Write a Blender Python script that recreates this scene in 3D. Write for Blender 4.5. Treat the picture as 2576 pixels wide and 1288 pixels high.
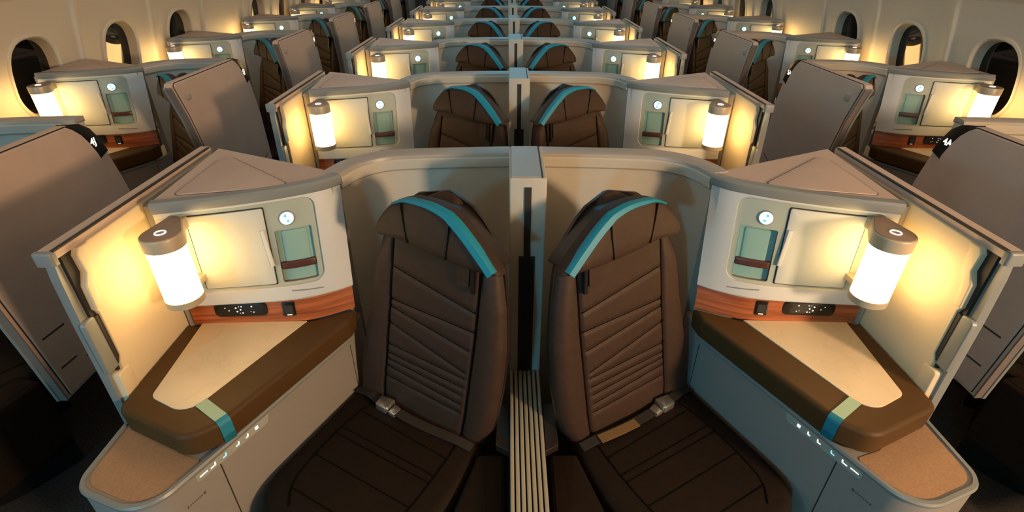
import bpy, math, random
from math import sin, cos, pi, radians, sqrt, atan2
from mathutils import Vector, Matrix
random.seed(7)
scene = bpy.context.scene
for o in list(bpy.data.objects): bpy.data.objects.remove(o)

# ------------------------------------------------------------------ camera
FPX, PITCH, YAW, ROLL, XC, CAMH = 1300.0, 30.71, 0.5, -0.21, 0.047, 1.55
cd = bpy.data.cameras.new('camera'); cam = bpy.data.objects.new('camera', cd)
scene.collection.objects.link(cam); scene.camera = cam
cd.sensor_width = 36.0; cd.sensor_fit = 'HORIZONTAL'; cd.lens = FPX / 2576 * 36.0
cd.clip_start = 0.02; cd.clip_end = 60
th, yw, rl = radians(PITCH), radians(YAW), radians(ROLL)
fwd = Vector((sin(yw) * cos(th), cos(yw) * cos(th), -sin(th)))
rgt0 = Vector((cos(yw), -sin(yw), 0)); up0 = rgt0.cross(fwd)
rgt = rgt0 * cos(rl) + up0 * sin(rl) * -1.0
upv = up0 * cos(rl) + rgt0 * sin(rl)
cam.matrix_world = Matrix(((rgt.x, upv.x, -fwd.x, 0), (rgt.y, upv.y, -fwd.y, 0), (rgt.z, upv.z, -fwd.z, CAMH), (0, 0, 0, 1)))

# ------------------------------------------------------------------ world, lights, exposure
vs = scene.view_settings
vs.view_transform = 'Standard'; vs.look = 'None'; vs.gamma = 1.0; vs.exposure = 0.0; vs.use_curve_mapping = False
world = bpy.data.worlds.new('world'); scene.world = world; world.use_nodes = True
world.node_tree.nodes['Background'].inputs[0].default_value = (0.003, 0.004, 0.006, 1)
LAMP_POWER = 12.5

def area(name, loc, rot, sx, sy, power, col):
    l = bpy.data.lights.new(name, 'AREA'); l.shape = 'RECTANGLE'; l.size = sx; l.size_y = sy; l.energy = power; l.color = col
    o = bpy.data.objects.new(name, l); scene.collection.objects.link(o); o.location = loc; o.rotation_euler = rot
    return o
# mood lighting: warm-neutral wash strips over the aisles, a cyan cove further aft, the lit entry area ahead of the rows, plus an added cyan fill
area('aisle_wash_light_left', (XC - 1.2, 3.9, 2.0), (0, 0, 0), 0.35, 7.6, 12, (1.0, 0.77, 0.60))
area('aisle_wash_light_right', (XC + 1.2, 3.9, 2.0), (0, 0, 0), 0.35, 7.6, 12, (1.0, 0.77, 0.60))
area('ceiling_cove_light', (XC, 5.0, 2.1), (0, 0, 0), 0.5, 6.4, 17, (0.14, 0.70, 1.0))
def aimed(name, loc, target, sx, sy, power, col):
    o = area(name, loc, (0, 0, 0), sx, sy, power, col)
    o.rotation_euler = (Vector(target) - Vector(loc)).to_track_quat('-Z', 'Y').to_euler(); return o
aimed('entry_light_cyan', (-1.95, -1.0, 1.60), (0.1, 1.8, 0.95), 0.26, 0.26, 11, (0.13, 0.70, 1.0))
aimed('cyan_fill_light', (-1.85, -3.4, 1.65), (0.0, 3.0, 0.95), 0.3, 0.3, 40, (0.12, 0.70, 1.0))  # added cyan fill from the left to tint the row faces, no lamp known there
aimed('entry_light_warm', (2.05, -1.0, 1.60), (0.0, 1.8, 0.95), 0.26, 0.26, 98, (1.0, 0.65, 0.37))

# ------------------------------------------------------------------ materials
def mat(name, col, rough=0.5, metal=0.0, emit=None, estr=0.0, noise=0.0, nscale=40.0, bump=0.0, bscale=200.0, spec=0.5, coat=0.0):
    m = bpy.data.materials.new(name); m.use_nodes = True
    nt = m.node_tree; b = nt.nodes['Principled BSDF']
    b.inputs['Base Color'].default_value = (*col, 1); b.inputs['Roughness'].default_value = rough; b.inputs['Metallic'].default_value = metal
    b.inputs['Specular IOR Level'].default_value = spec
    if coat: b.inputs['Coat Weight'].default_value = coat; b.inputs['Coat Roughness'].default_value = 0.15
    tc = nt.nodes.new('ShaderNodeTexCoord')
    if noise:
        n = nt.nodes.new('ShaderNodeTexNoise'); n.inputs['Scale'].default_value = nscale; n.inputs['Detail'].default_value = 4
        nt.links.new(tc.outputs['Object'], n.inputs['Vector'])
        r = nt.nodes.new('ShaderNodeValToRGB')
        r.color_ramp.elements[0].position = 0.3; r.color_ramp.elements[1].position = 0.7
        r.color_ramp.elements[0].color = (*[c * (1 - noise) for c in col], 1); r.color_ramp.elements[1].color = (*[min(1, c * (1 + noise)) for c in col], 1)
        nt.links.new(n.outputs['Fac'], r.inputs['Fac']); nt.links.new(r.outputs['Color'], b.inputs['Base Color'])
    if bump:
        n2 = nt.nodes.new('ShaderNodeTexNoise'); n2.inputs['Scale'].default_value = bscale; n2.inputs['Detail'].default_value = 3
        nt.links.new(tc.outputs['Object'], n2.inputs['Vector'])
        bp = nt.nodes.new('ShaderNodeBump'); bp.inputs['Strength'].default_value = bump; bp.inputs['Distance'].default_value = 0.002
        nt.links.new(n2.outputs['Fac'], bp.inputs['Height']); nt.links.new(bp.outputs['Normal'], b.inputs['Normal'])
    if emit:
        b.inputs['Emission Color'].default_value = (*emit, 1); b.inputs['Emission Strength'].default_value = estr
    return m

M = {}
M['white'] = mat('console_white_lacquer', (0.54, 0.545, 0.54), 0.42)
M['side'] = mat('console_side_lacquer', (0.25, 0.235, 0.225), 0.4)
M["cream"] = mat("wing_cream_lining", (0.62, 0.52, 0.36), 0.55, bump=0.08, bscale=350)
M['mauve'] = mat('mauve_grey_laminate', (0.48, 0.365, 0.305), 0.5, noise=0.04, nscale=12)
M['rim'] = mat('grey_rim_plastic', (0.34, 0.31, 0.28), 0.4)
M['shell'] = mat('beige_shell_lining', (0.46, 0.43, 0.37), 0.5)
M['greytrim'] = mat('cool_grey_trim', (0.20, 0.215, 0.215), 0.38)
M['sage'] = mat('sage_grey_panel', (0.33, 0.37, 0.325), 0.45)
M['teal'] = mat('pocket_lining', (0.21, 0.37, 0.345), 0.55)
M['door'] = mat('storage_door_lacquer', (0.50, 0.52, 0.49), 0.45)
M['groove'] = mat('grey_brown_groove', (0.13, 0.105, 0.09), 0.6)
M['edge'] = mat('shaded_mauve_edge', (0.17, 0.14, 0.125), 0.5)  # mauve darkened to put shade on the forward-facing side of the screen
M['gap'] = mat('dark_gap', (0.02, 0.018, 0.016), 0.7)
M['black'] = mat('black_plastic', (0.008, 0.008, 0.008), 0.25)
M['leather'] = mat('dark_brown_leather', (0.036, 0.0185, 0.0115), 0.58, noise=0.10, nscale=60, bump=0.15, bscale=420, spec=0.3)
M['cushion'] = mat('dark_brown_cushion_leather', (0.013, 0.008, 0.005), 0.65, noise=0.1, nscale=60, bump=0.15, bscale=420, spec=0.12)
M['leather_dark'] = mat('dark_brown_seat_shell', (0.018, 0.012, 0.009), 0.4)
M['stitch'] = mat('stitch_groove_shade', (0.004, 0.003, 0.002), 0.8, spec=0.05)  # near-black colour of the tubes stands for shadow inside the stitched grooves
M['pad'] = mat('brown_padded_leather', (0.068, 0.034, 0.010), 0.55, bump=0.1, bscale=380, spec=0.25)
M['blue'] = mat('turquoise_band_fabric', (0.0, 0.20, 0.30), 0.5, bump=0.15, bscale=500)
M['ribbon'] = mat('turquoise_ribbon', (0.01, 0.20, 0.30), 0.6)
M['ribbon_lit'] = mat('lamp_lit_ribbon', (0.32, 0.48, 0.36), 0.6)  # same turquoise ribbon, lamp light on its top put into the colour
M['tan'] = mat('tan_woven_ledge', (0.32, 0.19, 0.105), 0.65, noise=0.12, nscale=220, bump=0.2, bscale=600)
M['lampmetal'] = mat('bronze_lamp_metal', (0.50, 0.41, 0.29), 0.40, 0.2)
M['lampcap'] = mat('brown_lamp_cap', (0.26, 0.18, 0.125), 0.45)
M['chrome'] = mat('brushed_buckle_steel', (0.55, 0.52, 0.47), 0.28, 0.9)
M['belt'] = mat('dark_belt_webbing', (0.02, 0.016, 0.013), 0.7)
M['belt_tan'] = mat('tan_belt_webbing', (0.16, 0.09, 0.035), 0.7)
M['wall'] = mat('cream_sidewall_lining', (0.68, 0.61, 0.49), 0.5)
M['pane'] = mat('dark_dimmed_window_pane', (0.006, 0.006, 0.006), 0.06, spec=0.6)
M['carpet'] = mat('dark_brown_carpet', (0.028, 0.02, 0.015), 0.95, noise=0.6, nscale=130, bump=0.5, bscale=300)
M['slat'] = mat('pale_vent_slat', (0.36, 0.32, 0.24), 0.4)
M['shade'] = mat('glowing_lamp_shade', (0.9, 0.85, 0.75), 0.5, emit=(1.0, 0.62, 0.22), estr=LAMP_POWER)
M['icon'] = mat('white_lit_icon', (0.8, 0.8, 0.8), 0.5, emit=(1.0, 0.93, 0.82), estr=1.3)
M['icon_dim'] = mat('dim_lit_icon', (0.5, 0.5, 0.45), 0.5, emit=(1.0, 0.95, 0.8), estr=0.45)
M['icon_blue'] = mat('blue_lit_icon', (0.3, 0.6, 0.8), 0.5, emit=(0.25, 0.75, 1.0), estr=0.9)
M['readlens'] = mat('cyan_reading_light_lens', (0.5, 0.8, 0.95), 0.3, emit=(0.42, 0.85, 1.0), estr=1.6)
M['readmark'] = mat('reading_light_mark', (0.1, 0.4, 0.6), 0.4, emit=(0.1, 0.5, 0.75), estr=0.8)
M['strip'] = mat('translucent_grey_strip', (0.34, 0.36, 0.33), 0.25)
M['logo'] = mat('grey_print', (0.10, 0.09, 0.08), 0.5)
M['strap'] = mat('maroon_leather_strap', (0.07, 0.025, 0.02), 0.35)
M['lining'] = mat('brown_pocket_side', (0.23, 0.13, 0.09), 0.6)
M['bulk'] = mat('bulkhead_panel', (0.12, 0.12, 0.12), 0.6)

def wood():
    m = mat('reddish_wood_veneer', (0.25, 0.09, 0.04), 0.36); nt = m.node_tree; b = nt.nodes['Principled BSDF']
    tc = nt.nodes.new('ShaderNodeTexCoord'); mp = nt.nodes.new('ShaderNodeMapping'); mp.inputs['Scale'].default_value = (3, 3, 55)
    n = nt.nodes.new('ShaderNodeTexNoise'); n.inputs['Scale'].default_value = 1.6; n.inputs['Detail'].default_value = 6; n.inputs['Distortion'].default_value = 0.6
    r = nt.nodes.new('ShaderNodeValToRGB'); r.color_ramp.elements[0].position = 0.32; r.color_ramp.elements[1].position = 0.68
    r.color_ramp.elements[0].color = (0.20, 0.047, 0.015, 1); r.color_ramp.elements[1].color = (0.46, 0.132, 0.044, 1)
    nt.links.new(tc.outputs['Object'], mp.inputs['Vector']); nt.links.new(mp.outputs['Vector'], n.inputs['Vector'])
    nt.links.new(n.outputs['Fac'], r.inputs['Fac']); nt.links.new(r.outputs['Color'], b.inputs['Base Color'])
    return m
M['wood'] = wood()
def marble():
    m = mat('cream_marbled_tray', (0.72, 0.60, 0.42), 0.3); nt = m.node_tree; b = nt.nodes['Principled BSDF']
    tc = nt.nodes.new('ShaderNodeTexCoord')
    n = nt.nodes.new('ShaderNodeTexNoise'); n.inputs['Scale'].default_value = 7; n.inputs['Detail'].default_value = 5; n.inputs['Distortion'].default_value = 1.2
    r = nt.nodes.new('ShaderNodeValToRGB'); e = r.color_ramp.elements
    e[0].position = 0.46; e[0].color = (0.66, 0.55, 0.40, 1); e[1].position = 0.52; e[1].color = (0.66, 0.55, 0.40, 1)
    k = r.color_ramp.elements.new(0.49); k.color = (0.625, 0.515, 0.37, 1)
    nt.links.new(tc.outputs['Object'], n.inputs['Vector']); nt.links.new(n.outputs['Fac'], r.inputs['Fac']); nt.links.new(r.outputs['Color'], b.inputs['Base Color'])
    return m
M['tray'] = marble()

# ------------------------------------------------------------------ geometry helpers
def lerp(a, b, t): return a + (b - a) * t
def interp(x, xs, ys):
    if x <= xs[0]: return ys[0]
    for i in range(1, len(xs)):
        if x <= xs[i]: return lerp(ys[i - 1], ys[i], (x - xs[i - 1]) / (xs[i] - xs[i - 1]))
    return ys[-1]
def catmull(pts, n=6):
    out = []
    for i in range(len(pts) - 1):
        p0 = pts[max(i - 1, 0)]; p1 = pts[i]; p2 = pts[i + 1]; p3 = pts[min(i + 2, len(pts) - 1)]
        for k in range(n):
            t = k / n
            out.append(tuple(0.5 * (2 * b + (c - a) * t + (2 * a - 5 * b + 4 * c - d) * t * t + (-a + 3 * b - 3 * c + d) * t ** 3) for a, b, c, d in zip(p0, p1, p2, p3)))
    out.append(tuple(pts[-1])); return out
def rpoly(pts, seg=6):
    """polygon with rounded corners; pts = (a, b, radius)"""
    out = []; n = len(pts)
    for i in range(n):
        p = Vector(pts[i][:2]); r = pts[i][2] if len(pts[i]) > 2 else 0
        if r <= 0: out.append((p.x, p.y)); continue
        a = Vector(pts[i - 1][:2]) - p; b = Vector(pts[(i + 1) % n][:2]) - p
        la, lb = a.length, b.length; a.normalize(); b.normalize()
        ang = a.angle(b); d = min(r / math.tan(ang / 2), la * .49, lb * .49); rr = d * math.tan(ang / 2)
        c = p + (a + b).normalized() * (rr / sin(ang / 2))
        s = p + a * d - c; e = p + b * d - c
        a0 = atan2(s.y, s.x); a1 = atan2(e.y, e.x); da = (a1 - a0 + pi) % (2 * pi) - pi
        for k in range(seg + 1):
            t = a0 + da * k / seg; out.append((c.x + rr * cos(t), c.y + rr * sin(t)))
    return out
def area2(p): return sum(p[i - 1][0] * p[i][1] - p[i][0] * p[i - 1][1] for i in range(len(p)))
def inset(p, d):
    """shrink a polygon by d (mitre limited)"""
    sg = 1 if area2(p) > 0 else -1; n = len(p); out = []
    for i in range(n):
        a = Vector(p[i]) - Vector(p[i - 1]); b = Vector(p[(i + 1) % n]) - Vector(p[i])
        if a.length < 1e-9: a = b
        if b.length < 1e-9: b = a
        na = Vector((-a.y, a.x)).normalized() * sg; nb = Vector((-b.y, b.x)).normalized() * sg
        m = na + nb
        if m.length < 1e-6: m = na
        m.normalize(); k = 1 / max(0.5, m.dot(na))
        out.append((p[i][0] + m.x * d * k, p[i][1] + m.y * d * k))
    return out
class G:
    def __init__(s): s.v = []; s.f = []
    def add(s, vs, fs):
        o = len(s.v); s.v += [tuple(v) for v in vs]; s.f += [tuple(i + o for i in f) for f in fs]; return s
    def loft(s, rings, cap0=True, cap1=True, closed=True):
        n = len(rings[0]); vs = [p for r in rings for p in r]; fs = []
        for k in range(len(rings) - 1):
            for i in range(n if closed else n - 1):
                j = (i + 1) % n
                fs.append((k * n + i, k * n + j, (k + 1) * n + j, (k + 1) * n + i))
        if cap0: fs.append(tuple(range(n - 1, -1, -1)))
        if cap1: fs.append(tuple(range((len(rings) - 1) * n, len(rings) * n)))
        return s.add(vs, fs)
    def prism(s, poly, z0, z1, b=0.0, b0=0.0):
        if area2(poly) < 0: poly = poly[::-1]
        R = []
        if b0: R += [[(x, y, z0) for x, y in inset(poly, b0)], [(x, y, z0 + b0) for x, y in poly]]
        else: R += [[(x, y, z0) for x, y in poly]]
        if b:
            for t in (0, .25, .5, .75, 1): R.append([(x, y, z1 - b + b * sin(t * pi / 2)) for x, y in inset(poly, b * (1 - cos(t * pi / 2)))])
        else: R += [[(x, y, z1) for x, y in poly]]
        return s.loft(R)
    def xprism(s, poly, x0, x1, b=0.0):
        """poly in (y, z) extruded along x from x0 to x1, bevelled at x1"""
        if (area2(poly) < 0) == (x1 > x0): poly = poly[::-1]
        sg = 1 if x1 > x0 else -1
        R = [[(x0, y, z) for y, z in poly]]
        if b:
            for t in (0, .33, .66, 1): R.append([(x1 - sg * (b - b * sin(t * pi / 2)), y, z) for y, z in inset(poly, b * (1 - cos(t * pi / 2)))])
        else: R.append([(x1, y, z) for y, z in poly])
        return s.loft(R)
    def box(s, x0, x1, y0, y1, z0, z1, b=0.0):
        return s.prism([(x0, y0), (x1, y0), (x1, y1), (x0, y1)], z0, z1, b)
    def tube(s, path, r, n=6):
        R = []
        for i, p in enumerate(path):
            p = Vector(p); a = Vector(path[max(i - 1, 0)]); b = Vector(path[min(i + 1, len(path) - 1)]); t = (b - a).normalized()
            e = t.orthogonal().normalized() if i == 0 else (e - t * e.dot(t)).normalized()
            g = t.cross(e); R.append([tuple(p + (e * cos(2 * pi * k / n) + g * sin(2 * pi * k / n)) * r) for k in range(n)])
        return s.loft(R)
    def lathe(s, cx, cy, prof, n=28):
        return s.loft([[(cx + r * cos(2 * pi * k / n), cy + r * sin(2 * pi * k / n), z) for k in range(n)] for r, z in prof])
    def sweep(s, path, prof):
        """plan path [(x,y)], profile [(n,z)] with n measured to the right-hand side of travel... closed profile"""
        R = []
        for i, p in enumerate(path):
            a = Vector(path[max(i - 1, 0)]); b = Vector(path[min(i + 1, len(path) - 1)]); t = (b - a).normalized(); nr = Vector((t.y, -t.x))
            R.append([(p[0] + nr.x * q, p[1] + nr.y * q, z) for q, z in prof])
        return s.loft(R)
def to_mesh(name, g, material, base, mirror):
    bx, by, bz = base
    if mirror: vs = [(-(x - bx), y - by, z - bz) for x, y, z in g.v]; fs = [f[::-1] for f in g.f]
    else: vs = [(x - bx, y - by, z - bz) for x, y, z in g.v]; fs = g.f
    m = bpy.data.meshes.new(name); m.from_pydata(vs, [], fs); m.validate()
    for p in m.polygons: p.use_smooth = True
    m.set_sharp_from_angle(angle=radians(32))
    m.materials.append(material); m.update(); return m

class Thing:
    """template of a thing: parts in left-hand module space (x measured in world X for the left side)"""
    def __init__(s, name, base): s.name = name; s.base = base; s.parts = []; s.cache = {}
    def part(s, name, g, m, parent=None, label=None, kind=None):
        s.parts.append((name, g, M[m] if isinstance(m, str) else m, parent, label, kind)); return len(s.parts) - 1
    def place(s, off, mirror, label, category, group=None, rot=0.0, dz=0.0):
        bx, by, bz = s.base; x = bx + off[0]
        if mirror: x = 2 * XC - x
        e = bpy.data.objects.new(s.name, None); scene.collection.objects.link(e); e.empty_display_size = 0.05
        e.location = (x, by + off[1], bz + dz); e.rotation_euler[2] = -rot if mirror else rot; e['label'] = label; e['category'] = category
        if group: e['group'] = group
        if mirror not in s.cache: s.cache[mirror] = [to_mesh(n, g, m, s.base, mirror) for n, g, m, *_ in s.parts]
        obs = []
        for (n, g, m, par, lab, kind), me in zip(s.parts, s.cache[mirror]):
            o = bpy.data.objects.new(n, me); scene.collection.objects.link(o); o.parent = e if par is None else obs[par]
            if lab: o['label'] = lab
            if kind: o['kind'] = kind
            obs.append(o)
        return e
def single(name, g, m, kind=None, parent=None, label=None, cat=None):
    me = to_mesh(name, g, M[m], (0, 0, 0), False); o = bpy.data.objects.new(name, me); scene.collection.objects.link(o)
    if kind: o['kind'] = kind
    if parent: o.parent = parent
    if label: o['label'] = label
    if cat: o['category'] = cat
    return o

PITCHY = 1.07
WX, WY = -1.336, 0.317                     # window suites repeat the centre suites, shifted
NC, NW = 7, 7

# ------------------------------------------------------------------ cabin shell (structure)
PROF = [(-2.16, 0.0), (-2.24, 0.35), (-2.275, 0.7), (-2.262, 0.95), (-2.235, 1.1), (-2.205, 1.25), (-2.14, 1.5), (-1.95, 1.8), (-1.5, 2.06), (-0.8, 2.14), (0.0, 2.16)]
def wallx(z): return interp(z, [p[1] for p in PROF[:9]], [p[0] for p in PROF[:9]])
Y0, Y1 = -7.5, 9.2
g = G(); g.add([(XC - 2.3, Y0, 0), (XC + 2.3, Y0, 0), (XC + 2.3, Y1, 0), (XC - 2.3, Y1, 0), (XC - 2.3, Y0, -.05), (XC + 2.3, Y0, -.05), (XC + 2.3, Y1, -.05), (XC - 2.3, Y1, -.05)], [(0, 1, 2, 3), (7, 6, 5, 4)])
single('floor', g, 'carpet', 'structure')
g = G(); top = PROF[7:]; full = [(XC + x, z) for x, z in top] + [(XC - x, z) for x, z in top[-2::-1]]
g.loft([[(x, Y0, z) for x, z in full] + [(x, Y0, z + .05) for x, z in full[::-1]], [(x, Y1, z) for x, z in full] + [(x, Y1, z + .05) for x, z in full[::-1]]])
single('ceiling', g, 'wall', 'structure')
single('wall_aft', G().box(XC - 2.3, XC + 2.3, Y1, Y1 + .05, 0, 2.2), 'bulk', 'structure')

WIN_Y = [2.545 - .62 * 3, 2.545 - .62 * 2, 2.545 - .62, 2.545, 3.165, 3.785, 5.025, 5.645, 6.265, 6.885]
WZ, WHH, WHW = 1.022, 0.166, 0.138
def oval(sc_y, sc_z, n=48):
    out = []
    for k in range(n):
        a = 2 * pi * k / n; c, s_ = cos(a), sin(a); e = 2 / 2.6
        out.append((sc_y * math.copysign(abs(c) ** e, c), sc_z * math.copysign(abs(s_) ** e, s_)))
    return out
def wall_side(mirror):
    sx = lambda x: (2 * XC - (XC + x)) if mirror else XC + x
    g = G()
    def bay(y0, y1, win):
        zs = [p[1] for p in PROF[:8]]
        if win is None:
            g.loft([[(sx(wallx(z)), y0, z) for z in zs], [(sx(wallx(z)), y1, z) for z in zs]], False, False, False); return
        zl, zh = 0.72, 1.38
        zs1 = [z for z in zs if z < zl] + [zl]; zs2 = [zh] + [z for z in zs if z > zh]
        for q in (zs1, zs2): g.loft([[(sx(wallx(z)), y0, z) for z in q], [(sx(wallx(z)), y1, z) for z in q]], False, False, False)
        rings = []
        for f, dx in ((0, 0), (.06, 0), (.10, -.002), (.15, -.010), (.20, -.012), (.5, -.012), (.75, -.012), (1, -.012)):
            ring = []
            for (oy, oz) in oval(WHW + .022, WHH + .024):
                dy, dz = oy, oz; c = []
                if dy > 1e-6: c.append((y1 - win) / dy)
                if dy < -1e-6: c.append((y0 - win) / dy)
                if dz > 1e-6: c.append((zh - WZ) / dz)
                if dz < -1e-6: c.append((zl - WZ) / dz)
                t = min(c); y = win + lerp(dy * t, dy, f); z = WZ + lerp(dz * t, dz, f)
                # pull the corner samples in so that the square outline closes
                ring.append((sx(wallx(z) + dx), y, z))
            rings.append(ring)
        g.loft(rings, False, False)
        # square corners
        for cy, cz in ((y1, zh), (y0, zh), (y0, zl), (y1, zl)):
            near = sorted(rings[0], key=lambda p: (p[1] - cy) ** 2 + (p[2] - cz) ** 2)[:2]
            g.add([near[0], near[1], (sx(wallx(cz)), cy, cz)], [(0, 1, 2)])
    edges = [Y0]
    for i, w in enumerate(WIN_Y):
        if w - .31 > edges[-1] + .01: bay(edges[-1], w - .31, None)
        bay(w - .31, w + .31, w); edges.append(w + .31)
    bay(edges[-1], Y1, None)
    name = 'wall_right' if mirror else 'wall_left'
    W = single(name, g, 'wall', 'structure')
    for i, w in enumerate(WIN_Y):
        gf = G(); R = []
        for (ay, az, dx) in ((WHW + .022, WHH + .024, -.012), (WHW + .020, WHH + .022, -.005), (WHW + .010, WHH + .011, -.003), (WHW + .003, WHH + .004, -.010), (WHW, WHH, -.035), (WHW - .003, WHH - .003, -.062), (WHW - .008, WHH - .008, -.064)):
            R.append([(sx(wallx(WZ + oz) + dx), w + oy, WZ + oz) for oy, oz in oval(ay, az)])
        gf.loft(R, False, False)
        f = single('window_%d' % (i + 1 + (len(WIN_Y) if mirror else 0)), gf, 'wall', 'structure')
        gp = G().loft([[(sx(wallx(WZ + oz) - .060), w + oy, WZ + oz) for oy, oz in oval(WHW, WHH)]], False, True)
        single('pane', gp, 'pane', None, f, 'dark dimmed window pane')
    # ledge between the consoles and the wall
    gl = G(); gl.box(min(sx(-2.30), sx(-2.10)), max(sx(-2.30), sx(-2.10)), Y0, Y1, 0.0, 0.62)
    single('trim_2' if mirror else 'trim_1', gl, 'side', 'structure')
wall_side(False); wall_side(True)

# ------------------------------------------------------------------ console face surface
_ST = [0, .25, .47, .684, .903, 1.0]; _YT = [1.055, 1.082, 1.11, 1.144, 1.19, 1.23]
_SB = [0, .283, .5, .71, .87, 1.0]; _YB = [1.074, 1.079, 1.083, 1.093, 1.12, 1.151]
def smooth_tab(xs, ys):
    pts = catmull(list(zip(xs, ys)), 8); return [p[0] for p in pts], [p[1] for p in pts]
ST, YT = smooth_tab(_ST, _YT); SB, YB = smooth_tab(_SB, _YB)
def surf0(s, t):
    T = Vector((-.80 + .37 * s, interp(s, ST, YT), 1.06)); B = Vector((-.82 + .401 * s, interp(s, SB, YB), .70))
    return B + (T - B) * t
def surf(s, t, off=0.0):
    p = surf0(s, t)
    if off:
        h = .02; a = surf0(min(s + h, 1.0), t) - surf0(max(s - h, 0.0), t); b = surf0(s, t + h) - surf0(s, t - h)
        p = p + a.cross(b).normalized() * off
    return p
WS, HS = 0.40, 0.36            # approximate metres per unit of s and t
def st_rrect(s0, s1, t0, t1, r, seg=6):
    return [(a / WS, b / HS) for a, b in rpoly([(s0 * WS, t0 * HS, r), (s1 * WS, t0 * HS, r), (s1 * WS, t1 * HS, r), (s0 * WS, t1 * HS, r)], seg)]
def dens(poly, n=4):
    out = []
    for i in range(len(poly)):
        a = poly[i]; b = poly[(i + 1) % len(poly)]; m = n if (abs(a[0] - b[0]) * WS + abs(a[1] - b[1]) * HS) > .03 else 1
        for k in range(m): out.append((lerp(a[0], b[0], k / m), lerp(a[1], b[1], k / m)))
    return out
def patch(poly, o0, o1, b=0.0):
    """solid plate on the console face between offsets o0 and o1"""
    if area2(poly) < 0: poly = poly[::-1]
    poly = dens(poly)
    g = G(); R = [[tuple(surf(s, t, o0)) for s, t in poly]]
    if b:
        m = [(s * WS, t * HS) for s, t in poly]
        for q in (0, .5, 1):
            R.append([tuple(surf(x / WS, y / HS, o1 - b + b * sin(q * pi / 2))) for x, y in inset(m, b * (1 - cos(q * pi / 2)))])
    else: R.append([tuple(surf(s, t, o1)) for s, t in poly])
    m = [(s, t) for s, t in poly] if not b else [(x / WS, y / HS) for x, y in inset(m, b)]
    c = (sum(p[0] for p in m) / len(m), sum(p[1] for p in m) / len(m))
    for q in (.7, .4, .15): R.append([tuple(surf(lerp(c[0], s, q), lerp(c[1], t, q), o1)) for s, t in m])
    return g.loft(R)
def ray_hit(c, d, poly):
    best = None
    for i in range(len(poly)):
        a = poly[i]; b = poly[(i + 1) % len(poly)]
        ex, ey = b[0] - a[0], b[1] - a[1]; den = d[0] * ey - d[1] * ex
        if abs(den) < 1e-12: continue
        t = ((a[0] - c[0]) * ey - (a[1] - c[1]) * ex) / den; u = ((a[0] - c[0]) * d[1] - (a[1] - c[1]) * d[0]) / den
        if t > 0 and -1e-9 <= u <= 1 + 1e-9 and (best is None or t < best): best = t
    return best
def ring_patch(outer, inner, off, sub=5, depth=0.0):
    """plate with a hole; depth > 0 adds walls going inwards at the hole"""
    c = (sum(p[0] for p in inner) / len(inner), sum(p[1] for p in inner) / len(inner))
    ang = sorted(set(round(atan2(p[1] - c[1], p[0] - c[0]), 6) for p in list(inner) + list(outer) + dens(outer, 10)))
    R = []
    ho = [(ray_hit(c, (cos(a), sin(a)), outer), ray_hit(c, (cos(a), sin(a)), inner), a) for a in ang]
    ho = [h for h in ho if h[0] and h[1]]
    for k in range(sub + 1):
        R.append([tuple(surf(c[0] + cos(a) * lerp(o, i, k / sub), c[1] + sin(a) * lerp(o, i, k / sub), off)) for o, i, a in ho])
    if depth: R.append([tuple(surf(c[0] + cos(a) * i, c[1] + sin(a) * i, off - depth)) for o, i, a in ho])
    return G().loft(R, False, False)
def disc(s, t, r, n=24): return [(s + r / WS * cos(2 * pi * k / n), t + r / HS * sin(2 * pi * k / n)) for k in range(n)]

# shared plan curves
CAPF = [tuple(surf0(k / 24, 1.0))[:2] for k in range(25)]
SHELL_PATH = catmull([(-.43, 1.23), (-.404, 1.297), (-.36, 1.343), (-.304, 1.366), (-.196, 1.379), (-.09, 1.386), (.006, 1.391)], 6)
APEX = (-.826, 1.425)

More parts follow.
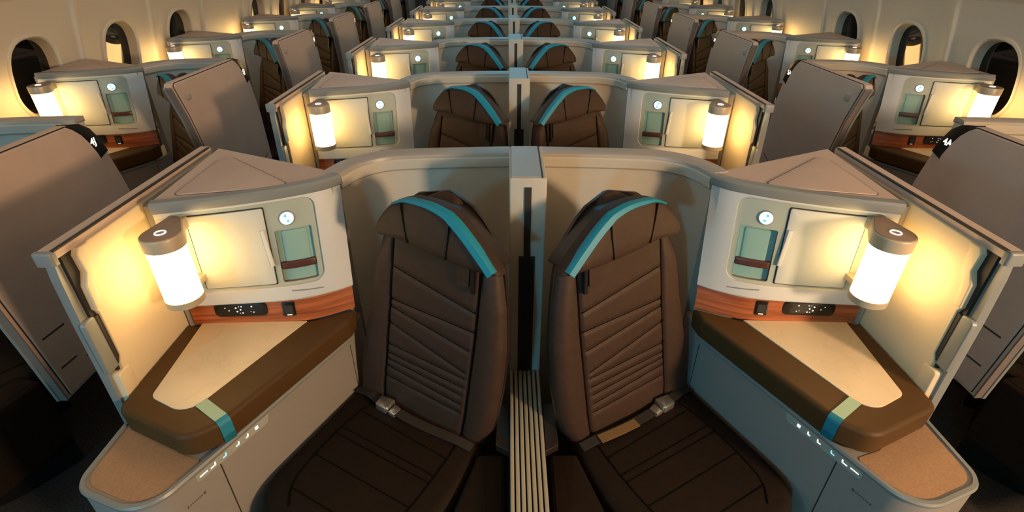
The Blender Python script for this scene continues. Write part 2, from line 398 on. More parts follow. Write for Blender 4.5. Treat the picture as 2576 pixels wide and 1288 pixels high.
# ------------------------------------------------------------------ suite console
def make_console(window):
    T = Thing('suite_console', (-.66, .95, 0))
    # upper box: side and back walls, then the face plate with its opening
    face = [(k / 16, 0) for k in range(17)]
    def ring(z, ins=0.0):
        t = (z - .70) / .36; pts = [tuple(surf(k / 16, t, -.02))[:2] for k in range(17)]
        return [(x, y, z) for x, y in pts] + [(-.44, 1.20, z), (APEX[0], APEX[1] - .02, z), (-.835, 1.08, z)]
    g = G().loft([ring(.68), ring(1.04)])
    T.part('box_core', g, 'side')
    sage_o = st_rrect(.045, .862, .30, .915, .026)
    face_o = [(0, .195), (1, .195), (1, .955), (0, .955)]
    g = ring_patch(face_o, sage_o, .004, 6, .010)
    # lower lip and edge returns of the face plate
    pr = []
    for o, tt in ((.004, .195), (.003, .187), (-.001, .181), (-.012, .178)): pr.append([tuple(surf(k / 24, tt, o)) for k in range(25)])
    g.loft(pr, False, False, False)
    g.loft([[tuple(surf(1.0, k / 8 * .76 + .195, .004)) for k in range(9)], [tuple(surf(1.0, k / 8 * .76 + .195, -.02)) for k in range(9)]], False, False, False)
    body = T.part('face_plate', g, 'white', None, 'white face plate with rounded opening')
    pocket_o = st_rrect(.618, .828, .322, .708, .006, 3)
    T.part('inner_panel', ring_patch(dens(sage_o, 3), pocket_o, -.005, 4), 'sage', None, 'sage grey inset panel')
    T.part('door_gap', patch(st_rrect(.148, .583, .312, .884, .004, 3), -.012, -.0044), 'gap')
    d = T.part('storage_door', patch(st_rrect(.155, .576, .32, .876, .004, 3), -.006, -.0005, .0012), 'door', None, 'cream storage door')
    T.part('door_handle', patch([(.541, .727), (.565, .727), (.588, .46), (.564, .46)][::-1], -.002, .004, .0015), 'white', d)
    # reading light
    r = T.part('reading_light', patch(disc(.700, .785, .0185), -.008, -.002, .001), 'greytrim', None, 'round cyan reading light')
    T.part('light_lens', patch(disc(.700, .785, .0155), -.004, -.001), 'readlens', r)
    T.part('light_mark', patch(disc(.693, .803, .0035, 12), -.002, -.0003), 'readmark', r)
    T.part('light_mark', patch(disc(.706, .766, .0035, 12), -.002, -.0003), 'readmark', r)
    # literature pocket
    bk = T.part('pocket', patch(st_rrect(.612, .834, .315, .715, .006, 3), -.0205, -.017), 'teal', None, 'teal lined literature pocket')
    for a, b, mm in (((.618, .322), (.618, .708), 'lining'), ((.618, .322), (.828, .322), 'lining'), ((.828, .322), (.828, .708), 'teal'), ((.618, .708), (.828, .708), 'teal')):
        gw = G().loft([[tuple(surf(lerp(a[0], b[0], k / 4), lerp(a[1], b[1], k / 4), o)) for k in range(5)] for o in (-.0045, -.019)], False, False, False)
        T.part('pocket_side', gw, mm, bk)
    T.part('pocket_card', patch(st_rrect(.652, .80, .45, .69, .004, 3), -.018, -.0145, .001), 'teal', bk)
    T.part('pocket_strap', patch(st_rrect(.622, .826, .415, .468, .004, 3), -.0142, -.005, .003), 'strap', bk, 'maroon strap across the pocket')
    T.part('vent_slit', patch([(.66, .258), (.842, .238), (.842, .246), (.66, .266)], .002, .0047), 'greytrim')
    # wood band
    rows = []
    for o, tt in ((-.006, .0), (-.005, .10), (-.006, .19)): rows.append([tuple(surf(k / 24, tt, o)) for k in range(25)])
    gw = G().loft(rows, False, False, False)
    gw.loft([[tuple(surf(1.0, .19 * k / 4, -.006)) for k in range(5)], [tuple(surf(1.0, .19 * k / 4, -.03)) for k in range(5)]], False, False, False)
    w = T.part('wood_trim', gw, 'wood', None, 'reddish wood veneer band')
    c = T.part('control_panel', patch(st_rrect(.153, .483, .068, .18, .013), -.007, -.0025, .0015), 'black', w, 'black control panel with lit dots')
    for (s_, t_, rr, mm) in ((.222, .145, .0016, 'icon_dim'), (.243, .122, .0018, 'icon_dim'), (.288, .142, .0021, 'icon'), (.293, .112, .0021, 'icon'), (.315, .126, .0020, 'icon'), (.308, .152, .0013, 'icon_dim'),
                             (.324, .152, .0015, 'icon'), (.310, .097, .0014, 'icon_dim'), (.326, .098, .0018, 'icon'), (.388, .15, .0019, 'icon'), (.395, .102, .0018, 'icon_dim'), (.378, .108, .0011, 'icon_dim')):
        T.part('indicator_dot', patch(disc(s_, t_, rr, 8), -.003, -.0019), mm, c)
    u = T.part('power_outlet', patch(st_rrect(.577, .655, .052, .165, .003, 3), -.007, -.0022, .001), 'black', w, 'black power outlet')
    T.part('outlet_socket', patch(st_rrect(.592, .640, .078, .14, .002, 2), -.003, -.0016), 'gap', u)
    T.part('outlet_slot', patch(st_rrect(.600, .632, .060, .068, .001, 2), -.003, -.0015), 'icon_dim', u)
    # top cap
    capo = CAPF + [(-.44, 1.245), (APEX[0] + .004, APEX[1])]
    T.part('top_cap', G().prism(capo, 1.045, 1.06), 'mauve', None, 'mauve grey triangular top')
    ins = rpoly([(-.770, 1.098, .012), (-.515, 1.152, .02), (-.778, 1.372, .02)])
    ck = T.part('inlay_gap', G().prism(inset(ins, -.0032), 1.059, 1.0606), 'groove')
    T.part('cap_inlay', G().prism(ins, 1.0595, 1.0622, .0012), 'mauve', ck)
    prof = [(-.012, 1.036), (.010, 1.036), (.012, 1.040), (.012, 1.056), (.008, 1.062), (-.012, 1.0625)]
    T.part('cap_edge', G().sweep(CAPF, prof), 'greytrim', None, 'cool grey front edge of the top')
    # padded shelf
    pad = rpoly([(-.842, 1.085), (-.842, .79, .035), (-.655, .708, .05), (-.600, .752, .05), (-.424, 1.10, .02), (-.418, 1.150, 0)], 8)
    bot = [tuple(surf(k / 12, 0, -.004))[:2] for k in range(12, -1, -1)]
    pad = pad + bot[1:]
    if area2(pad) < 0: pad = pad[::-1]
    g = G(); R = [[(x, y, .635) for x, y in inset(pad, .010)], [(x, y, .642) for x, y in inset(pad, .002)]]
    for q in (0, .2, .4, .6, .8, 1): R.append([(x, y, .688 + .012 * sin(q * pi / 2)) for x, y in inset(pad, .012 * (1 - cos(q * pi / 2)))])
    g.loft(R); p = T.part('padded_shelf', g, 'pad', None, 'dark brown padded shelf')
    inl = rpoly([(-.803, 1.082), (-.785, .823, .025), (-.682, .772, .045), (-.533, 1.092)], 8)
    T.part('tray_inlay', G().prism(inl, .698, .7025, .001), 'tray', p, 'cream tray inlay')
    # ribbon over the padded edge
    a = Vector((-.666, .806)); b = Vector((-.612, .770)); tdir = (b - a).normalized(); sd = Vector((-tdir.y, tdir.x)) * .013
    def ribbon(path):
        R = []
        for (px, py, pz) in path: R.append([(px + sd.x, py + sd.y, pz), (px - sd.x, py - sd.y, pz), (px - sd.x, py - sd.y, pz - .0015), (px + sd.x, py + sd.y, pz - .0015)])
        return G().loft(R)
    hit = ray_hit((a.x, a.y), (tdir.x, tdir.y), pad); E = lambda k: a + tdir * (hit + k)
    def rp(k, z): q = E(k); return (q.x, q.y, z)
    T.part('pull_ribbon', ribbon([(a.x, a.y, .7038), rp(-.030, .7022), rp(-.014, .7022), rp(-.0095, .7018)]), 'ribbon_lit', p, 'turquoise pull ribbon, top coloured paler as lamp-lit')
    bev = [rp(-.012 * (1 - cos(q)) + .0016 * cos(q), .688 + .012 * sin(q) + .0016 * sin(q)) for q in (1.1, .8, .5, .2, 0)]
    T.part('pull_ribbon', ribbon([rp(-.0095, .7018)] + bev + [rp(.0018, .66), rp(.0018, .642)]), 'ribbon', p, 'turquoise end of the ribbon')
    # base cabinet with rounded nose
    bp = rpoly([(-.862, 1.36), (-.862, .650, .055), (-.690, .588, .075), (-.434, 1.108), (-.434, 1.36)], 10)
    bs = T.part('base_cabinet', G().prism(bp, 0.02, .628, .003), 'side', None, 'pale grey base cabinet')
    # raised trim rim around the nose
    nose = rpoly([(-.862, .83), (-.862, .650, .055), (-.690, .588, .075), (-.434, 1.108), ], 10)
    k0 = [i for i in range(len(nose))]
    g = G(); path = nose
    prof = [(-.003, .621), (.002, .621), (.003, .627), (.000, .632), (-.008, .632), (-.008, .621)]
    g.sweep([tuple(q) for q in path], [(-n, z) for n, z in prof][::-1] if area2(path + [path[0]]) < 0 else prof)
    T.part('trim_strip', g, 'greytrim', bs)
    led = inset(rpoly([(-.850, .84, .01), (-.850, .660, .05), (-.692, .603, .066), (-.638, .715, .01), (-.70, .735, .02)], 8), .002)
    T.part('woven_ledge', G().prism(led, .620, .6295), 'tan', bs, 'tan woven ledge at the nose')
    # seat controls on the cabinet side
    A = Vector((-.434, 1.108)); D = (Vector((-.690, .588)) - A).normalized(); N = Vector((-D.y, D.x))
    if N.x < 0: N = -N
    def sp(d_, z, o=0.0): q = A + D * d_ + N * o; return (q.x, q.y, z)
    def plate(poly, o0, o1):
        if area2(poly) < 0: poly = poly[::-1]
        return G().loft([[sp(d_, z, o0) for d_, z in poly], [sp(d_, z, o1) for d_, z in poly]])
    st = T.part('seat_control_strip', plate(rpoly([(.285, .6195, .002), (.472, .6195, .002), (.472, .598, .006), (.292, .596, .01)]), -.002, .0015), 'strip', bs, 'grey strip of lit seat controls')
    for i, d_ in enumerate((.322, .349, .373, .406, .432, .456)):
        z = .6085
        if i == 0: shp = [[(d_ - .004, z - .004), (d_ + .004, z - .004), (d_ + .004, z + .004), (d_ - .004, z + .004)]]
        elif i == 5: shp = [[(d_ - .009, z - .0012), (d_ + .009, z - .0012), (d_ + .009, z + .0012), (d_ - .009, z + .0012)]]
        else:
            lean = (.5, .8, .8, 1.4)[i - 1]
            shp = [[(d_ - .005, z + .005), (d_ - .0025, z + .005), (d_ - .001, z - .003), (d_ - .0045, z - .001)], [(d_ - .004, z - .0035), (d_ + .006 * lean, z - .0035), (d_ + .006 * lean, z - .001), (d_ - .002, z - .001)]]
        gi = G()
        for q in shp: v = plate(q, .001, .0022); gi.add(v.v, v.f)
        T.part('control_icon', gi, 'icon_blue' if i == 3 else 'icon', st)
    T.part('panel_seam', plate([(.418, .600), (.4205, .600), (.4205, .03), (.418, .03)], -.002, .0006), 'gap', bs)
    T.part('panel_seam', plate([(.004, .61), (.006, .61), (.006, .03), (.004, .03)], -.002, .0006), 'gap', bs)
    gi = G()
    for d0, d1, h in [(.466, .471, .0035)] + [(.474 + .0042 * k, .4765 + .0042 * k, .0018) for k in range(7)] + [(.5045, .508, .0028)]:
        v = plate([(d0, .561 - h), (d1, .561 - h), (d1, .561 + h), (d0, .561 + h)], 0, .0006); gi.add(v.v, v.f)
    T.part('printed_mark', gi, 'logo', bs)
    return T

# ------------------------------------------------------------------ privacy wing of the centre suites
def make_wing():
    T = Thing('privacy_wing', (-.87, 1.1, 0))
    inner = [(1.42, .63), (1.42, 1.047), (.878, 1.047), (.870, 1.035), (.872, .995), (.858, .970), (.856, .915), (.862, .905), (.862, .79), (.854, .775), (.854, .63)]
    T.part('inner_panel', G().xprism(inner, -.851, -.842, .003), 'cream', None, 'cream lamp-lit inner panel')
    lip = [(.905, 1.047), (.878, 1.047), (.870, 1.035), (.872, .995), (.858, .970), (.856, .915), (.876, .915), (.880, .965), (.896, .985), (.900, 1.03)]
    T.part('panel_lip', G().xprism(lip, -.843, -.837, .003), 'cream')
    T.part('door_track', G().xprism([(1.42, .63), (1.42, 1.045), (.848, 1.045), (.848, .63)], -.858, -.850), 'gap', None, 'dark door track')
    outer = rpoly([(1.43, .60), (1.43, 1.05), (.838, 1.05, .010), (.832, 1.0, .01), (.828, .9), (.824, .60)], 4)
    T.part('outer_panel', G().xprism(outer, -.857, -.878, .004), 'greytrim', None, 'cool grey outer panel')
    T.part('latch_block', G().xprism(rpoly([(.856, .768, .004), (.856, .903, .012), (.822, .903, .012), (.822, .768, .004)], 4), -.858, -.847, .003), 'greytrim', None, 'pale grey door latch')
    T.part('latch_slot', G().xprism([(.862, .775), (.862, .90), (.852, .90), (.852, .775)], -.850, -.8455), 'gap')
    T.part('lower_block', G().xprism(rpoly([(.872, .63), (.872, .757, .008), (.834, .757, .008), (.830, .63)], 4), -.858, -.840, .003), 'cream')
    T.part('top_rail', G().sweep([(-.862, .830), (-.862, .85), (-.862, 1.43)], [(-.018, 1.046), (.014, 1.046), (.014, 1.060), (.009, 1.064), (-.014, 1.064), (-.018, 1.058)]), 'mauve', None, 'mauve grey top rail')
    T.part('rail_shadow_line', G().box(-.852, -.845, .835, 1.42, 1.0625, 1.0655), 'gap')  # dark strip standing for the shadow line of the rail overhang
    T.part('rail_tip', G().prism(rpoly([(-.882, .824, .006), (-.846, .824, .006), (-.846, .838), (-.882, .838)]), 1.036, 1.0645, .005), 'greytrim')
    return T

# ------------------------------------------------------------------ curved shell behind the seat
def make_shell(window):
    T = Thing('seat_shell', (-.2, 1.40, 0))
    SHELLP = [p for p in SHELL_PATH if p[0] < -.085] if window else SHELL_PATH
    T.part('shell_wall', G().sweep(SHELLP, [(-.03, .02), (0, .02), (0, 1.03), (-.03, 1.03)]), 'shell', None, 'beige curved back wall')
    T.part('rim_lip', G().sweep(SHELLP, [(-.035, 1.02), (.004, 1.018), (.010, 1.024), (.011, 1.048), (.008, 1.052), (-.035, 1.052)]), 'shell', None, 'beige lip under the rim')
    T.part('rim_cap', G().sweep(SHELLP, [(-.042, 1.046), (.004, 1.050), (.008, 1.0525), (.006, 1.060), (-.002, 1.064), (-.042, 1.064)]), 'rim', None, 'grey rim cap')
    return T

# ------------------------------------------------------------------ seat
SY, SR = radians(31), radians(9)
SO = Vector((-.254, .995, .45)); SU = Vector((cos(SY), -sin(SY), 0)); SF = Vector((-sin(SY), -cos(SY), 0))
SV = -sin(SR) * SF + cos(SR) * Vector((0, 0, 1)); SN = cos(SR) * SF + sin(SR) * Vector((0, 0, 1))
def sb(u, v, o): return tuple(SO + SU * u + SV * v + SN * o)
def sc(u, f, z): p = SO + SU * u + SF * f; return (p.x, p.y, z)
LV = ([0, .1, .2, .32, .43, .5, .56, .6, .625, .640, .645], [-.21, -.207, -.19, -.166, -.149, -.13, -.09, -.055, -.02, .025, .06])
RV = ([0, .045, .09, .19, .3, .4, .48, .52, .558, .606, .635, .645], [.205, .228, .238, .248, .250, .240, .227, .215, .196, .153, .112, .075])
STL = [((.17, .38), (-.073, .427)), ((.172, .328), (-.087, .334)), ((.159, .272), (-.088, .312)), ((.150, .206), (-.097, .265)), ((.152, .188), (-.104, .196)), ((.148, .16), (-.102, .167)), ((.144, .135), (-.098, .147)), ((.141, .106), (-.10, .124)), ((.14, .08), (-.10, .09))]
def seg_d(p, a, b):
    ax, ay = p[0] - a[0], p[1] - a[1]; bx, by = b[0] - a[0], b[1] - a[1]; t = max(0, min(1, (ax * bx + ay * by) / (bx * bx + by * by)))
    return math.hypot(ax - bx * t, ay - by * t)
def make_seat():
    T = Thing('passenger_seat', (-.25, .9, 0))
    nu, nv = 128, 150; V = []
    for j in range(nv + 1):
        v = .645 * (1 - (1 - j / nv) ** 1.12); v = -.03 + (v + .0) * (.6449 + .03) / .645
        L = interp(v, LV[0], [-.21, -.207, -.19, -.166, -.149, -.12, -.06, -.02, .01, .04, .06]); R_ = interp(v, RV[0], [.205, .228, .238, .248, .250, .240, .222, .200, .165, .12, .095, .075])
        sl = interp(v, [0, .06, .32, .5, .65], [-.112, -.112, -.09, -.078, -.07]); sr = interp(v, [0, .08, .32, .5, .65], [.148, .158, .174, .178, .178])
        for i in range(nu + 1):
            q = i / nu; q = .5 - .5 * cos(pi * q) * (0.55) - .5 * (1 - 2 * q) * .45 if False else q
            u = lerp(L, R_, q)
            e = max(0.0, 1 - abs(2 * q - 1) ** 7) ** .5
            et = max(0.0, 1 - max(0, (v - .45) / .195) ** 6) ** .5 if v > .45 else 1
            d = -.034 + .034 * e * et
            bol = max(0, (sl - u)) / .08 if u < sl else (max(0, (u - sr)) / .08 if u > sr else 0)
            d += .022 * min(1, bol) * e * (1 if v < .45 else max(0, 1 - (v - .45) / .08))
            if -.01 < v < .5:
                d -= .007 * math.exp(-((u - sl) / .005) ** 2) + .007 * math.exp(-((u - sr) / .005) ** 2)
                if sl < u < sr:
                    dm = min(seg_d((u, v), a, b) for a, b in STL); d -= .0036 * math.exp(-(dm / .0065) ** 2); d += .002
            V.append(sb(u, v, d))
    F = [(j * (nu + 1) + i, j * (nu + 1) + i + 1, (j + 1) * (nu + 1) + i + 1, (j + 1) * (nu + 1) + i) for j in range(nv) for i in range(nu)]
    bk_ = T.part('backrest', G().add(V, F), 'leather', None, 'dark brown stitched leather backrest')
    for a, b in STL: T.part('stitch_line', G().tube([sb(lerp(a[0], b[0], k / 5), lerp(a[1], b[1], k / 5), -.0018) for k in range(6)], .0014, 6), 'stitch', bk_)
    for q in (([-.02, .06, .32, .5], [-.112, -.112, -.09, -.078]), ([-.02, .08, .32, .5], [.147, .158, .174, .178])):
        T.part('panel_seam', G().tube([sb(u, v, -.0052) for v, u in catmull(list(zip(*q)), 5)], .0024, 6), 'stitch', bk_)
    out = [(interp(v, *LV), v) for v in [-.03 + .675 * k / 30 for k in range(31)]] + [(interp(v, *RV), v) for v in [.645 - .675 * k / 30 for k in range(31)]]
    out = [p for i, p in enumerate(out) if i == 0 or (abs(p[0] - out[i - 1][0]) + abs(p[1] - out[i - 1][1])) > 1e-4]
    if area2(out) < 0: out = out[::-1]
    big = inset(out, -.003)
    T.part('back_shell', G().loft([[sb(u - .02, v, -.085) for u, v in inset(big, .04)], [sb(u - .012, v, -.07) for u, v in inset(big, .022)], [sb(u, v, -.036) for u, v in inset(big, .002)], [sb(u, v, -.028) for u, v in inset(big, .003)], [sb(u, v, -.03) for u, v in inset(big, .008)]]), 'leather_dark', None, 'dark hard back shell')
    hp = catmull([(-.093, .530), (-.092, .545), (-.081, .566), (-.05, .602), (-.017, .624), (.03, .637), (.074, .638), (.116, .63), (.137, .619), (.169, .596), (.249, .524), (.243, .513), (.225, .510), (.143, .510), (.044, .517), (-.026, .526), (-.085, .524)], 4)
    if area2(hp) < 0: hp = hp[::-1]
    R = [[sb(lerp(u, .07, .03), lerp(v, .558, .03), .012) for u, v in hp], [sb(u, v, .018) for u, v in hp], [sb(u, v, .034) for u, v in hp]]
    for q in (.25, .5, .75, 1): R.append([sb(lerp(u, .07, .10 * (1 - cos(q * pi / 2))), lerp(v, .558, .16 * (1 - cos(q * pi / 2))), .034 + .016 * sin(q * pi / 2)) for u, v in hp])
    for q, o in ((.35, .0525), (.6, .0535), (.85, .054)): R.append([sb(lerp(u, .07, q), lerp(v, .558, q), o) for u, v in hp])
    h = T.part('headrest', G().loft(R), 'leather', None, 'dark brown leather headrest')
    T.part('headrest_mount', G().loft([[sb(lerp(u, .07, .1), lerp(v, .558, .12), -.034) for u, v in hp], [sb(lerp(u, .07, .1), lerp(v, .558, .12), .016) for u, v in hp]]), 'leather_dark', h)
    for pts in ([(-.006, .618), (.002, .58), (.014, .530)], [(.128, .606), (.126, .57), (.120, .520)]):
        T.part('headrest_seam', G().tube([sb(u, v, .0525) for u, v in catmull(pts, 4)], .0026, 6), 'stitch', h)
    bp_ = catmull([(-.030, .614), (.0, .6285), (.03, .634), (.074, .635), (.116, .627), (.139, .616), (.169, .594), (.21, .557), (.244, .524)], 4)
    R = []
    for i, (u, v) in enumerate(bp_):
        a = Vector(bp_[max(i - 1, 0)]); b = Vector(bp_[min(i + 1, len(bp_) - 1)]); t = (b - a).normalized(); nn = Vector((t.y, -t.x)); f = i / (len(bp_) - 1)
        w = lerp(.005, .0225, min(1, f * 1.6)); o = Vector((u, v)) - nn * .002; c = o + nn * w
        R.append([sb(o.x, o.y, .038), sb(o.x, o.y, .048), sb(*(o + nn * w * .2), .0555), sb(*(o + nn * w * .8), .0585), sb(c.x, c.y, .054), sb(c.x, c.y, .03)])
    T.part('blue_band', G().loft(R), 'blue', h, 'turquoise band along the headrest edge')
    T.part('pull_tab', G().loft([[sb(.118, .503, .008), sb(.157, .505, .010), sb(.156, .448, .008), (sb(.124, .442, .006))], [sb(.118, .503, .011), sb(.157, .505, .013), sb(.156, .448, .011), (sb(.124, .442, .009))]]), 'leather', h)
    T.part('strap_loop', G().loft([[sb(.160, .507, .006), sb(.169, .507, .006), sb(.172, .435, .006), sb(.163, .434, .006)], [sb(.160, .507, .013), sb(.169, .507, .013), sb(.172, .435, .013), sb(.163, .434, .013)]]), 'black', h)
    # cushion
    co = catmull([(-.209, -.03), (-.205, .05), (-.199, .13), (-.193, .20), (-.187, .27), (-.176, .335), (-.146, .378), (-.09, .405), (0, .418), (.11, .405), (.19, .36), (.232, .27), (.242, .18), (.232, .09), (.205, -.03)], 4)
    if area2(co) < 0: co = co[::-1]
    R = [[sc(u, f, .30) for u, f in inset(co, .012)], [sc(u, f, .33) for u, f in co]]
    for q in (0, .25, .5, .75, 1): R.append([sc(u, f, .425 + .035 * sin(q * pi / 2)) for u, f in inset(co, .03 * (1 - cos(q * pi / 2)))])
    R.append([sc(lerp(u, 0, .30), lerp(f, .18, .30), .462) for u, f in inset(co, .03)])
    c = T.part('seat_cushion', G().loft(R), 'cushion', None, 'dark brown leather seat cushion')
    for pts in ([(-.125, .0), (-.135, .15), (-.115, .30), (-.07, .36)], [(.155, .0), (.168, .12), (.168, .25), (.14, .34)]):
        T.part('cushion_seam', G().tube([sc(u, f, .4615) for u, f in catmull(pts, 5)], .0020, 6), 'stitch', c)
    for f, u0, u1, dz in ((.07, -.12, .16, .006), (.135, -.13, .166, -.004), (.158, -.13, .167, -.006), (.232, -.125, .168, -.008), (.325, -.10, .15, -.01)):
        T.part('cushion_seam', G().tube([sc(lerp(u0, u1, k / 6), f + dz * (k / 6), .4622) for k in range(7)], .0016, 6), 'stitch', c)
    T.part('seat_base', G().loft([[sc(u, f, 0.021) for u, f in inset(co, .05)], [sc(u, f, .30) for u, f in inset(co, .04)]]), 'black', None, 'black seat base')
    T.part('side_cushion', G().prism(rpoly([(-.078, .862, .012), (-.004, .862, .008), (-.004, .45, .01), (-.205, .45, .02)]), .22, .462, .012), 'cushion', None, 'narrow brown side cushion')
    return T

# ------------------------------------------------------------------ lamp
def make_lamp():
    T = Thing('console_lamp', (-.744, .98, .845))
    cx, cy = -.744, .98; ex, ey = -.756, 1.045
    d = Vector((ex - cx, ey - cy)); a0 = atan2(d.y, d.x); pts = []
    for k in range(25): a = a0 + pi * .42 + (2 * pi - 2 * pi * .42) * k / 24; pts.append((cx + .042 * cos(a), cy + .042 * sin(a)))
    for k in range(9): a = a0 - pi * .42 + 2 * pi * .42 * k / 8; pts.append((ex + .020 * cos(a), ey + .020 * sin(a)))
    t = T.part('top_cap', G().prism(pts, .994, 1.024, .003), 'lampmetal', None, 'bronze top cap')
    T.part('cap_plate', G().prism(inset(pts, .003), 1.0225, 1.0255, .001), 'lampcap', t)
    T.part('power_ring', G().tube([(cx + .0105 * cos(2 * pi * k / 20), cy + .0105 * sin(2 * pi * k / 20), 1.0262) for k in range(21)], .0016, 6), 'icon', t, 'white lit power ring')
    T.part('lamp_shade', G().lathe(cx, cy, [(.036, .862), (.0395, .864), (.0395, .9945)], 32), 'shade', None, 'glowing warm white glass shade')
    T.part('base_ring', G().lathe(cx, cy, [(.036, .845), (.0405, .848), (.0405, .864), (.036, .866)], 32), 'lampmetal', None, 'bronze base ring')
    T.part('bracket', G().box(-.768, -.742, 1.02, 1.095, .992, 1.018, .003), 'lampmetal')
    T.part('bracket', G().box(-.766, -.744, 1.01, 1.09, .847, .862, .002), 'lampmetal')
    return T

# ------------------------------------------------------------------ centre divider post and low console with vents
def make_post():
    T = Thing('divider_post', (XC, 1.23, 0))
    x0, x1 = XC - .044, XC + .044
    body = T.part('post_body', G().prism(rpoly([(x0, 1.118, .004), (x1, 1.118, .004), (x1, 1.345), (x0, 1.345)], 3), .0, 1.094, .005), 'shell', None, 'beige post with black track')
    T.part('cap_plate', G().box(x0 + .006, x1 - .013, 1.126, 1.342, 1.092, 1.0955), 'rim', body)
    T.part('cap_groove', G().box(x1 - .012, x1 - .009, 1.122, 1.343, 1.0925, 1.0952), 'gap', body)
    T.part('screen_track', G().box(XC - .008, XC + .008, 1.115, 1.125, .88, 1.072), 'gap', body, 'black screen track')
    T.part('screen_slot', G().box(XC - .020, XC + .020, 1.114, 1.125, .50, .885), 'gap', body, 'black lower slot')
    return T
def make_vent():
    T = Thing('centre_vent', (XC, .85, 0))
    T.part('vent_body', G().box(XC - .044, XC + .044, .40, 1.118, .0, .490), 'gap', None, 'dark vent housing')
    n = 7; w = .088 / n
    for k in range(n):
        x = XC - .044 + w * k
        T.part('vent_slat', G().box(x + .0018, x + w - .0018, .40, 1.117, .480, .504, .0025), 'slat')
    for s in (-1, 1):
        pl = [(XC + s * .045, .845), (XC + s * .078, .865), (XC + s * .078, 1.0), (XC + s * .045, 1.0)]
        T.part('corner_plate', G().prism(pl, .470, .490, .002), 'leather_dark')
    return T

# ------------------------------------------------------------------ aisle side privacy panel of the window suites
PO = [(.790, .40), (.772, .62), (.755, .80), (.720, .95), (.668, 1.085), (.675, 1.097), (.69, 1.10), (1.19, 1.10), (1.235, 1.090), (1.268, 1.066), (1.290, 1.03), (1.305, .99), (1.325, .90), (1.342, .80), (1.348, .60), (1.348, .42), (1.335, .40)]
def make_panel():
    T = Thing('privacy_screen', (.02, 1.05, 0)); X = .036
    T.part('frame', G().xprism(PO, X - .028, X, .003), 'mauve', None, 'mauve grey panel frame')
    face = [(.802, .412), (.785, .62), (.768, .80), (.733, .95), (.683, 1.085), (.692, 1.096), (1.185, 1.096), (1.205, 1.083), (1.228, 1.06), (1.246, 1.03), (1.262, .99), (1.282, .90), (1.299, .80), (1.305, .60), (1.305, .432), (1.295, .412)]
    gp = T.part('face_gap', G().xprism(inset(face, -.003), X - .002, X + .0008), 'gap')
    fp = T.part('face_panel', G().xprism(face, X - .001, X + .006, .003), 'mauve', None, 'mauve grey face panel')
    for y0, y1, z in ((.787 + .02, .885, .614), (.793 + .02, .872, .503)):
        T.part('slot', G().xprism([(y0, z - .004), (y1, z - .008), (y1, z - .003), (y0, z + .001)], X + .004, X + .0068), 'gap', fp)
    T.part('lower_seam', G().xprism([(.90, .47), (1.30, .60), (1.30, .604), (.90, .474)], X + .004, X + .0066), 'gap', fp)
    T.part('coat_hook', G().xprism(rpoly([(.735, 1.02, .008), (.765, 1.02, .008), (.765, 1.05, .008), (.735, 1.05, .008)], 3), X + .004, X + .012, .003), 'rim', None, 'small round coat hook')
    fe = [(.790, .40), (.772, .62), (.755, .80), (.720, .95), (.668, 1.085), (.664, 1.08), (.716, .945), (.751, .797), (.768, .62), (.785, .40)]
    es = T.part('edge_strip', G().xprism(fe, X - .029, X + .001), 'edge', None, 'front edge coloured darker as a shaded side')
    T.part('edge_bead', G().xprism([(y - .003, z) for y, z in fe], X - .030, X - .021), 'greytrim', es, 'cool grey edge bead')
    sign = [(1.195, 1.102), (1.238, 1.092), (1.271, 1.068), (1.293, 1.031), (1.303, 1.002), (1.3085, .985), (1.267, .972), (1.262, .99), (1.246, 1.03), (1.228, 1.06), (1.205, 1.079), (1.18, 1.086)]
    T.part('number_sign', G().xprism(sign, X - .029, X + .0035, .001), 'black', None, 'black seat number sign')
    return T
def text_mesh(txt, size):
    c = bpy.data.curves.new('number_text', 'FONT'); c.body = txt; c.size = size; c.align_x = 'CENTER'; c.align_y = 'CENTER'; c.extrude = .0005; c.offset = .0006
    o = bpy.data.objects.new('number_text', c); scene.collection.objects.link(o)
    m = bpy.data.meshes.new_from_object(o.evaluated_get(bpy.context.evaluated_depsgraph_get())); bpy.data.objects.remove(o); bpy.data.curves.remove(c)
    m.materials.clear(); m.materials.append(M['icon']); m.name = 'number_text'; return m

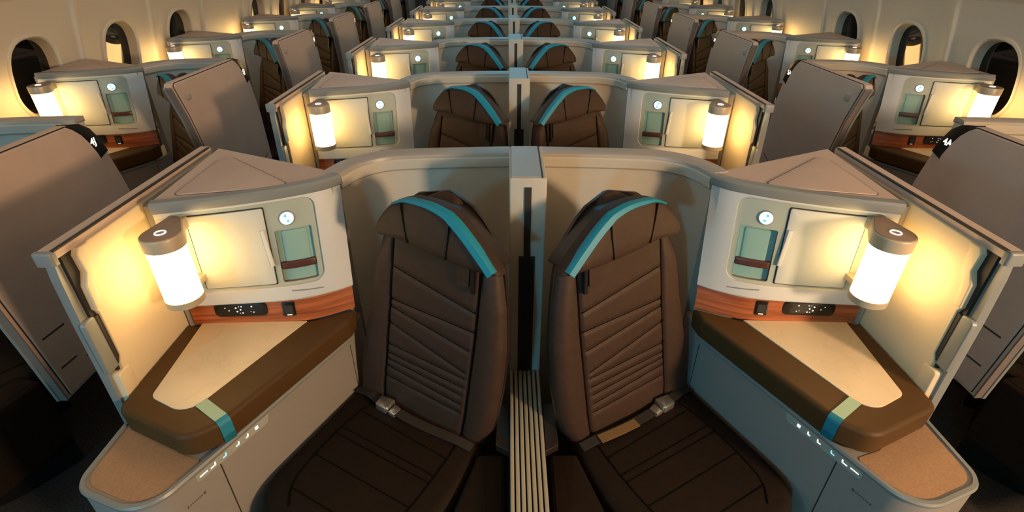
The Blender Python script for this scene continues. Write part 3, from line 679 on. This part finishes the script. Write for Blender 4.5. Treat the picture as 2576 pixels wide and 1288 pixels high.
# ------------------------------------------------------------------ seat belt
def make_belt(tan):
    T = Thing('seat_belt', (-.2, .97, .45))
    def strip(pts, w, m, name, lab=None):
        R = []
        for i, (u, f, z) in enumerate(pts):
            a = Vector(pts[max(i - 1, 0)][:2]); b = Vector(pts[min(i + 1, len(pts) - 1)][:2]); t = (b - a).normalized(); nn = Vector((-t.y, t.x)) * w / 2
            R.append([sc(u + nn.x, f + nn.y, z), sc(u - nn.x, f - nn.y, z), sc(u - nn.x, f - nn.y, z - .0025), sc(u + nn.x, f + nn.y, z - .0025)])
        T.part(name, G().loft(R), m, None, lab)
    strip(catmull([(-.20, .012, .462), (-.15, .016, .474), (-.10, .024, .474)], 4), .026, 'belt', 'webbing')
    bx = lambda pts, z0, z1, b, n, m, lab=None: T.part(n, G().loft([[sc(u, f, z0) for u, f in pts]] + [[sc(u, f, z) for u, f in inset(pts, i)] for i, z in ((0, z1 - b), (b * .4, z1 - b * .3), (b, z1))]), m, None, lab)
    bx(rpoly([(-.108, .008, .004), (-.064, .004, .004), (-.060, .046, .008), (-.104, .044, .008)], 4), .464, .484, .005, 'buckle', 'chrome', 'steel lift buckle')
    bx(rpoly([(-.060, .010, .003), (-.032, .016, .006), (-.034, .044, .006), (-.058, .044, .003)], 4), .464, .476, .004, 'buckle_tongue', 'chrome')
    strip(catmull([(-.036, .03, .474), (.02, .03, .471), (.09, .026, .470), (.15, .022, .472), (.20, .018, .466)], 4), .026, 'belt', 'webbing')
    if tan: strip(catmull([(.03, .036, .4755), (.09, .033, .4755), (.15, .028, .4765)], 4), .026, 'belt_tan', 'belt_sleeve', 'tan belt sleeve')
    return T

# ------------------------------------------------------------------ placing everything
ORD = ['front', 'second', 'third', 'fourth', 'fifth', 'sixth', 'seventh', 'eighth']
con_c = make_console(False); wing = make_wing(); shell = make_shell(False); shell_w = make_shell(True); seat = make_seat(); lamp = make_lamp(); post = make_post(); vent = make_vent(); panel = make_panel()
for k in range(NC):
    y = k * PITCHY; row = ORD[k] + ' centre row'
    for mir, side in ((False, 'left'), (True, 'right')):
        off = (0, y)
        con_c.place(off, mir, 'white console with wood band and padded shelf, %s side of the %s' % (side, row), 'console', 'consoles of the centre suites')
        wing.place(off, mir, 'aisle side privacy wing with cream lining, %s side of the %s' % (side, row), 'partition', 'privacy wings of the centre suites')
        shell.place(off, mir, 'curved beige shell behind the %s seat of the %s' % (side, row), 'partition', 'shells behind the centre seats')
        seat.place(off, mir, 'dark brown leather seat with turquoise headrest band, %s of the divider, %s' % (side, row), 'seat', 'centre seats')
        lamp.place(off, mir, 'glowing cylinder lamp on the %s console of the %s' % (side, row), 'lamp', 'lamps on the centre consoles')
    post.place((0, y), False, 'beige divider post with black slot between the seats of the %s' % row, 'post', 'centre divider posts')
    vent.place((0, y), False, 'slatted vent console between the seats of the %s' % row, 'vent', 'slatted vents between the centre seats')
make_belt(False).place((0, 0), False, 'seat belt with steel buckle on the front left centre seat', 'seat belt')
make_belt(True).place((0, 0), True, 'seat belt with tan sleeve on the front right centre seat', 'seat belt')
for k in range(NW):
    y = WY + k * PITCHY; row = ('nearest' if k == 0 else ORD[k]) + ' window row'
    for mir, side in ((False, 'left'), (True, 'right')):
        off = (WX, y)
        con_c.place(off, mir, 'white console with wood band beside the %s wall, %s' % (side, row), 'console', 'consoles of the window suites')
        shell_w.place(off, mir, 'curved beige shell behind the %s window seat, %s' % (side, row), 'partition', 'shells behind the window seats')
        seat.place((WX - .04, y + .02), mir, 'dark brown leather seat by the %s windows, %s' % (side, row), 'seat', 'window seats', radians(-13), -.02)
        lamp.place(off, mir, 'glowing cylinder lamp beside the %s windows, %s' % (side, row), 'lamp', 'lamps on the window consoles')
        p = panel.place(off, mir, 'mauve grey aisle panel with lit number sign, %s window row on the %s' % ('nearest' if k == 0 else ORD[k], side), 'partition', 'aisle panels of the window suites')
        if k < 4:
            me = text_mesh('%d%s' % (4 + k, 'A' if mir else 'J'), .030)
            o = bpy.data.objects.new('number_text', me); scene.collection.objects.link(o)
            sign = [c for c in p.children if c.name.startswith('number_sign')][0]
            o.parent = sign
            lx, ly, lz = .036 + .0036 - .02, 1.262 - 1.05, 1.028
            if mir: o.matrix_basis = Matrix(((0, 0, -1, -lx), (-1, 0, 0, ly), (0, 1, 0, lz), (0, 0, 0, 1)))
            else: o.matrix_basis = Matrix(((0, 0, 1, lx), (1, 0, 0, ly), (0, 1, 0, lz), (0, 0, 0, 1)))
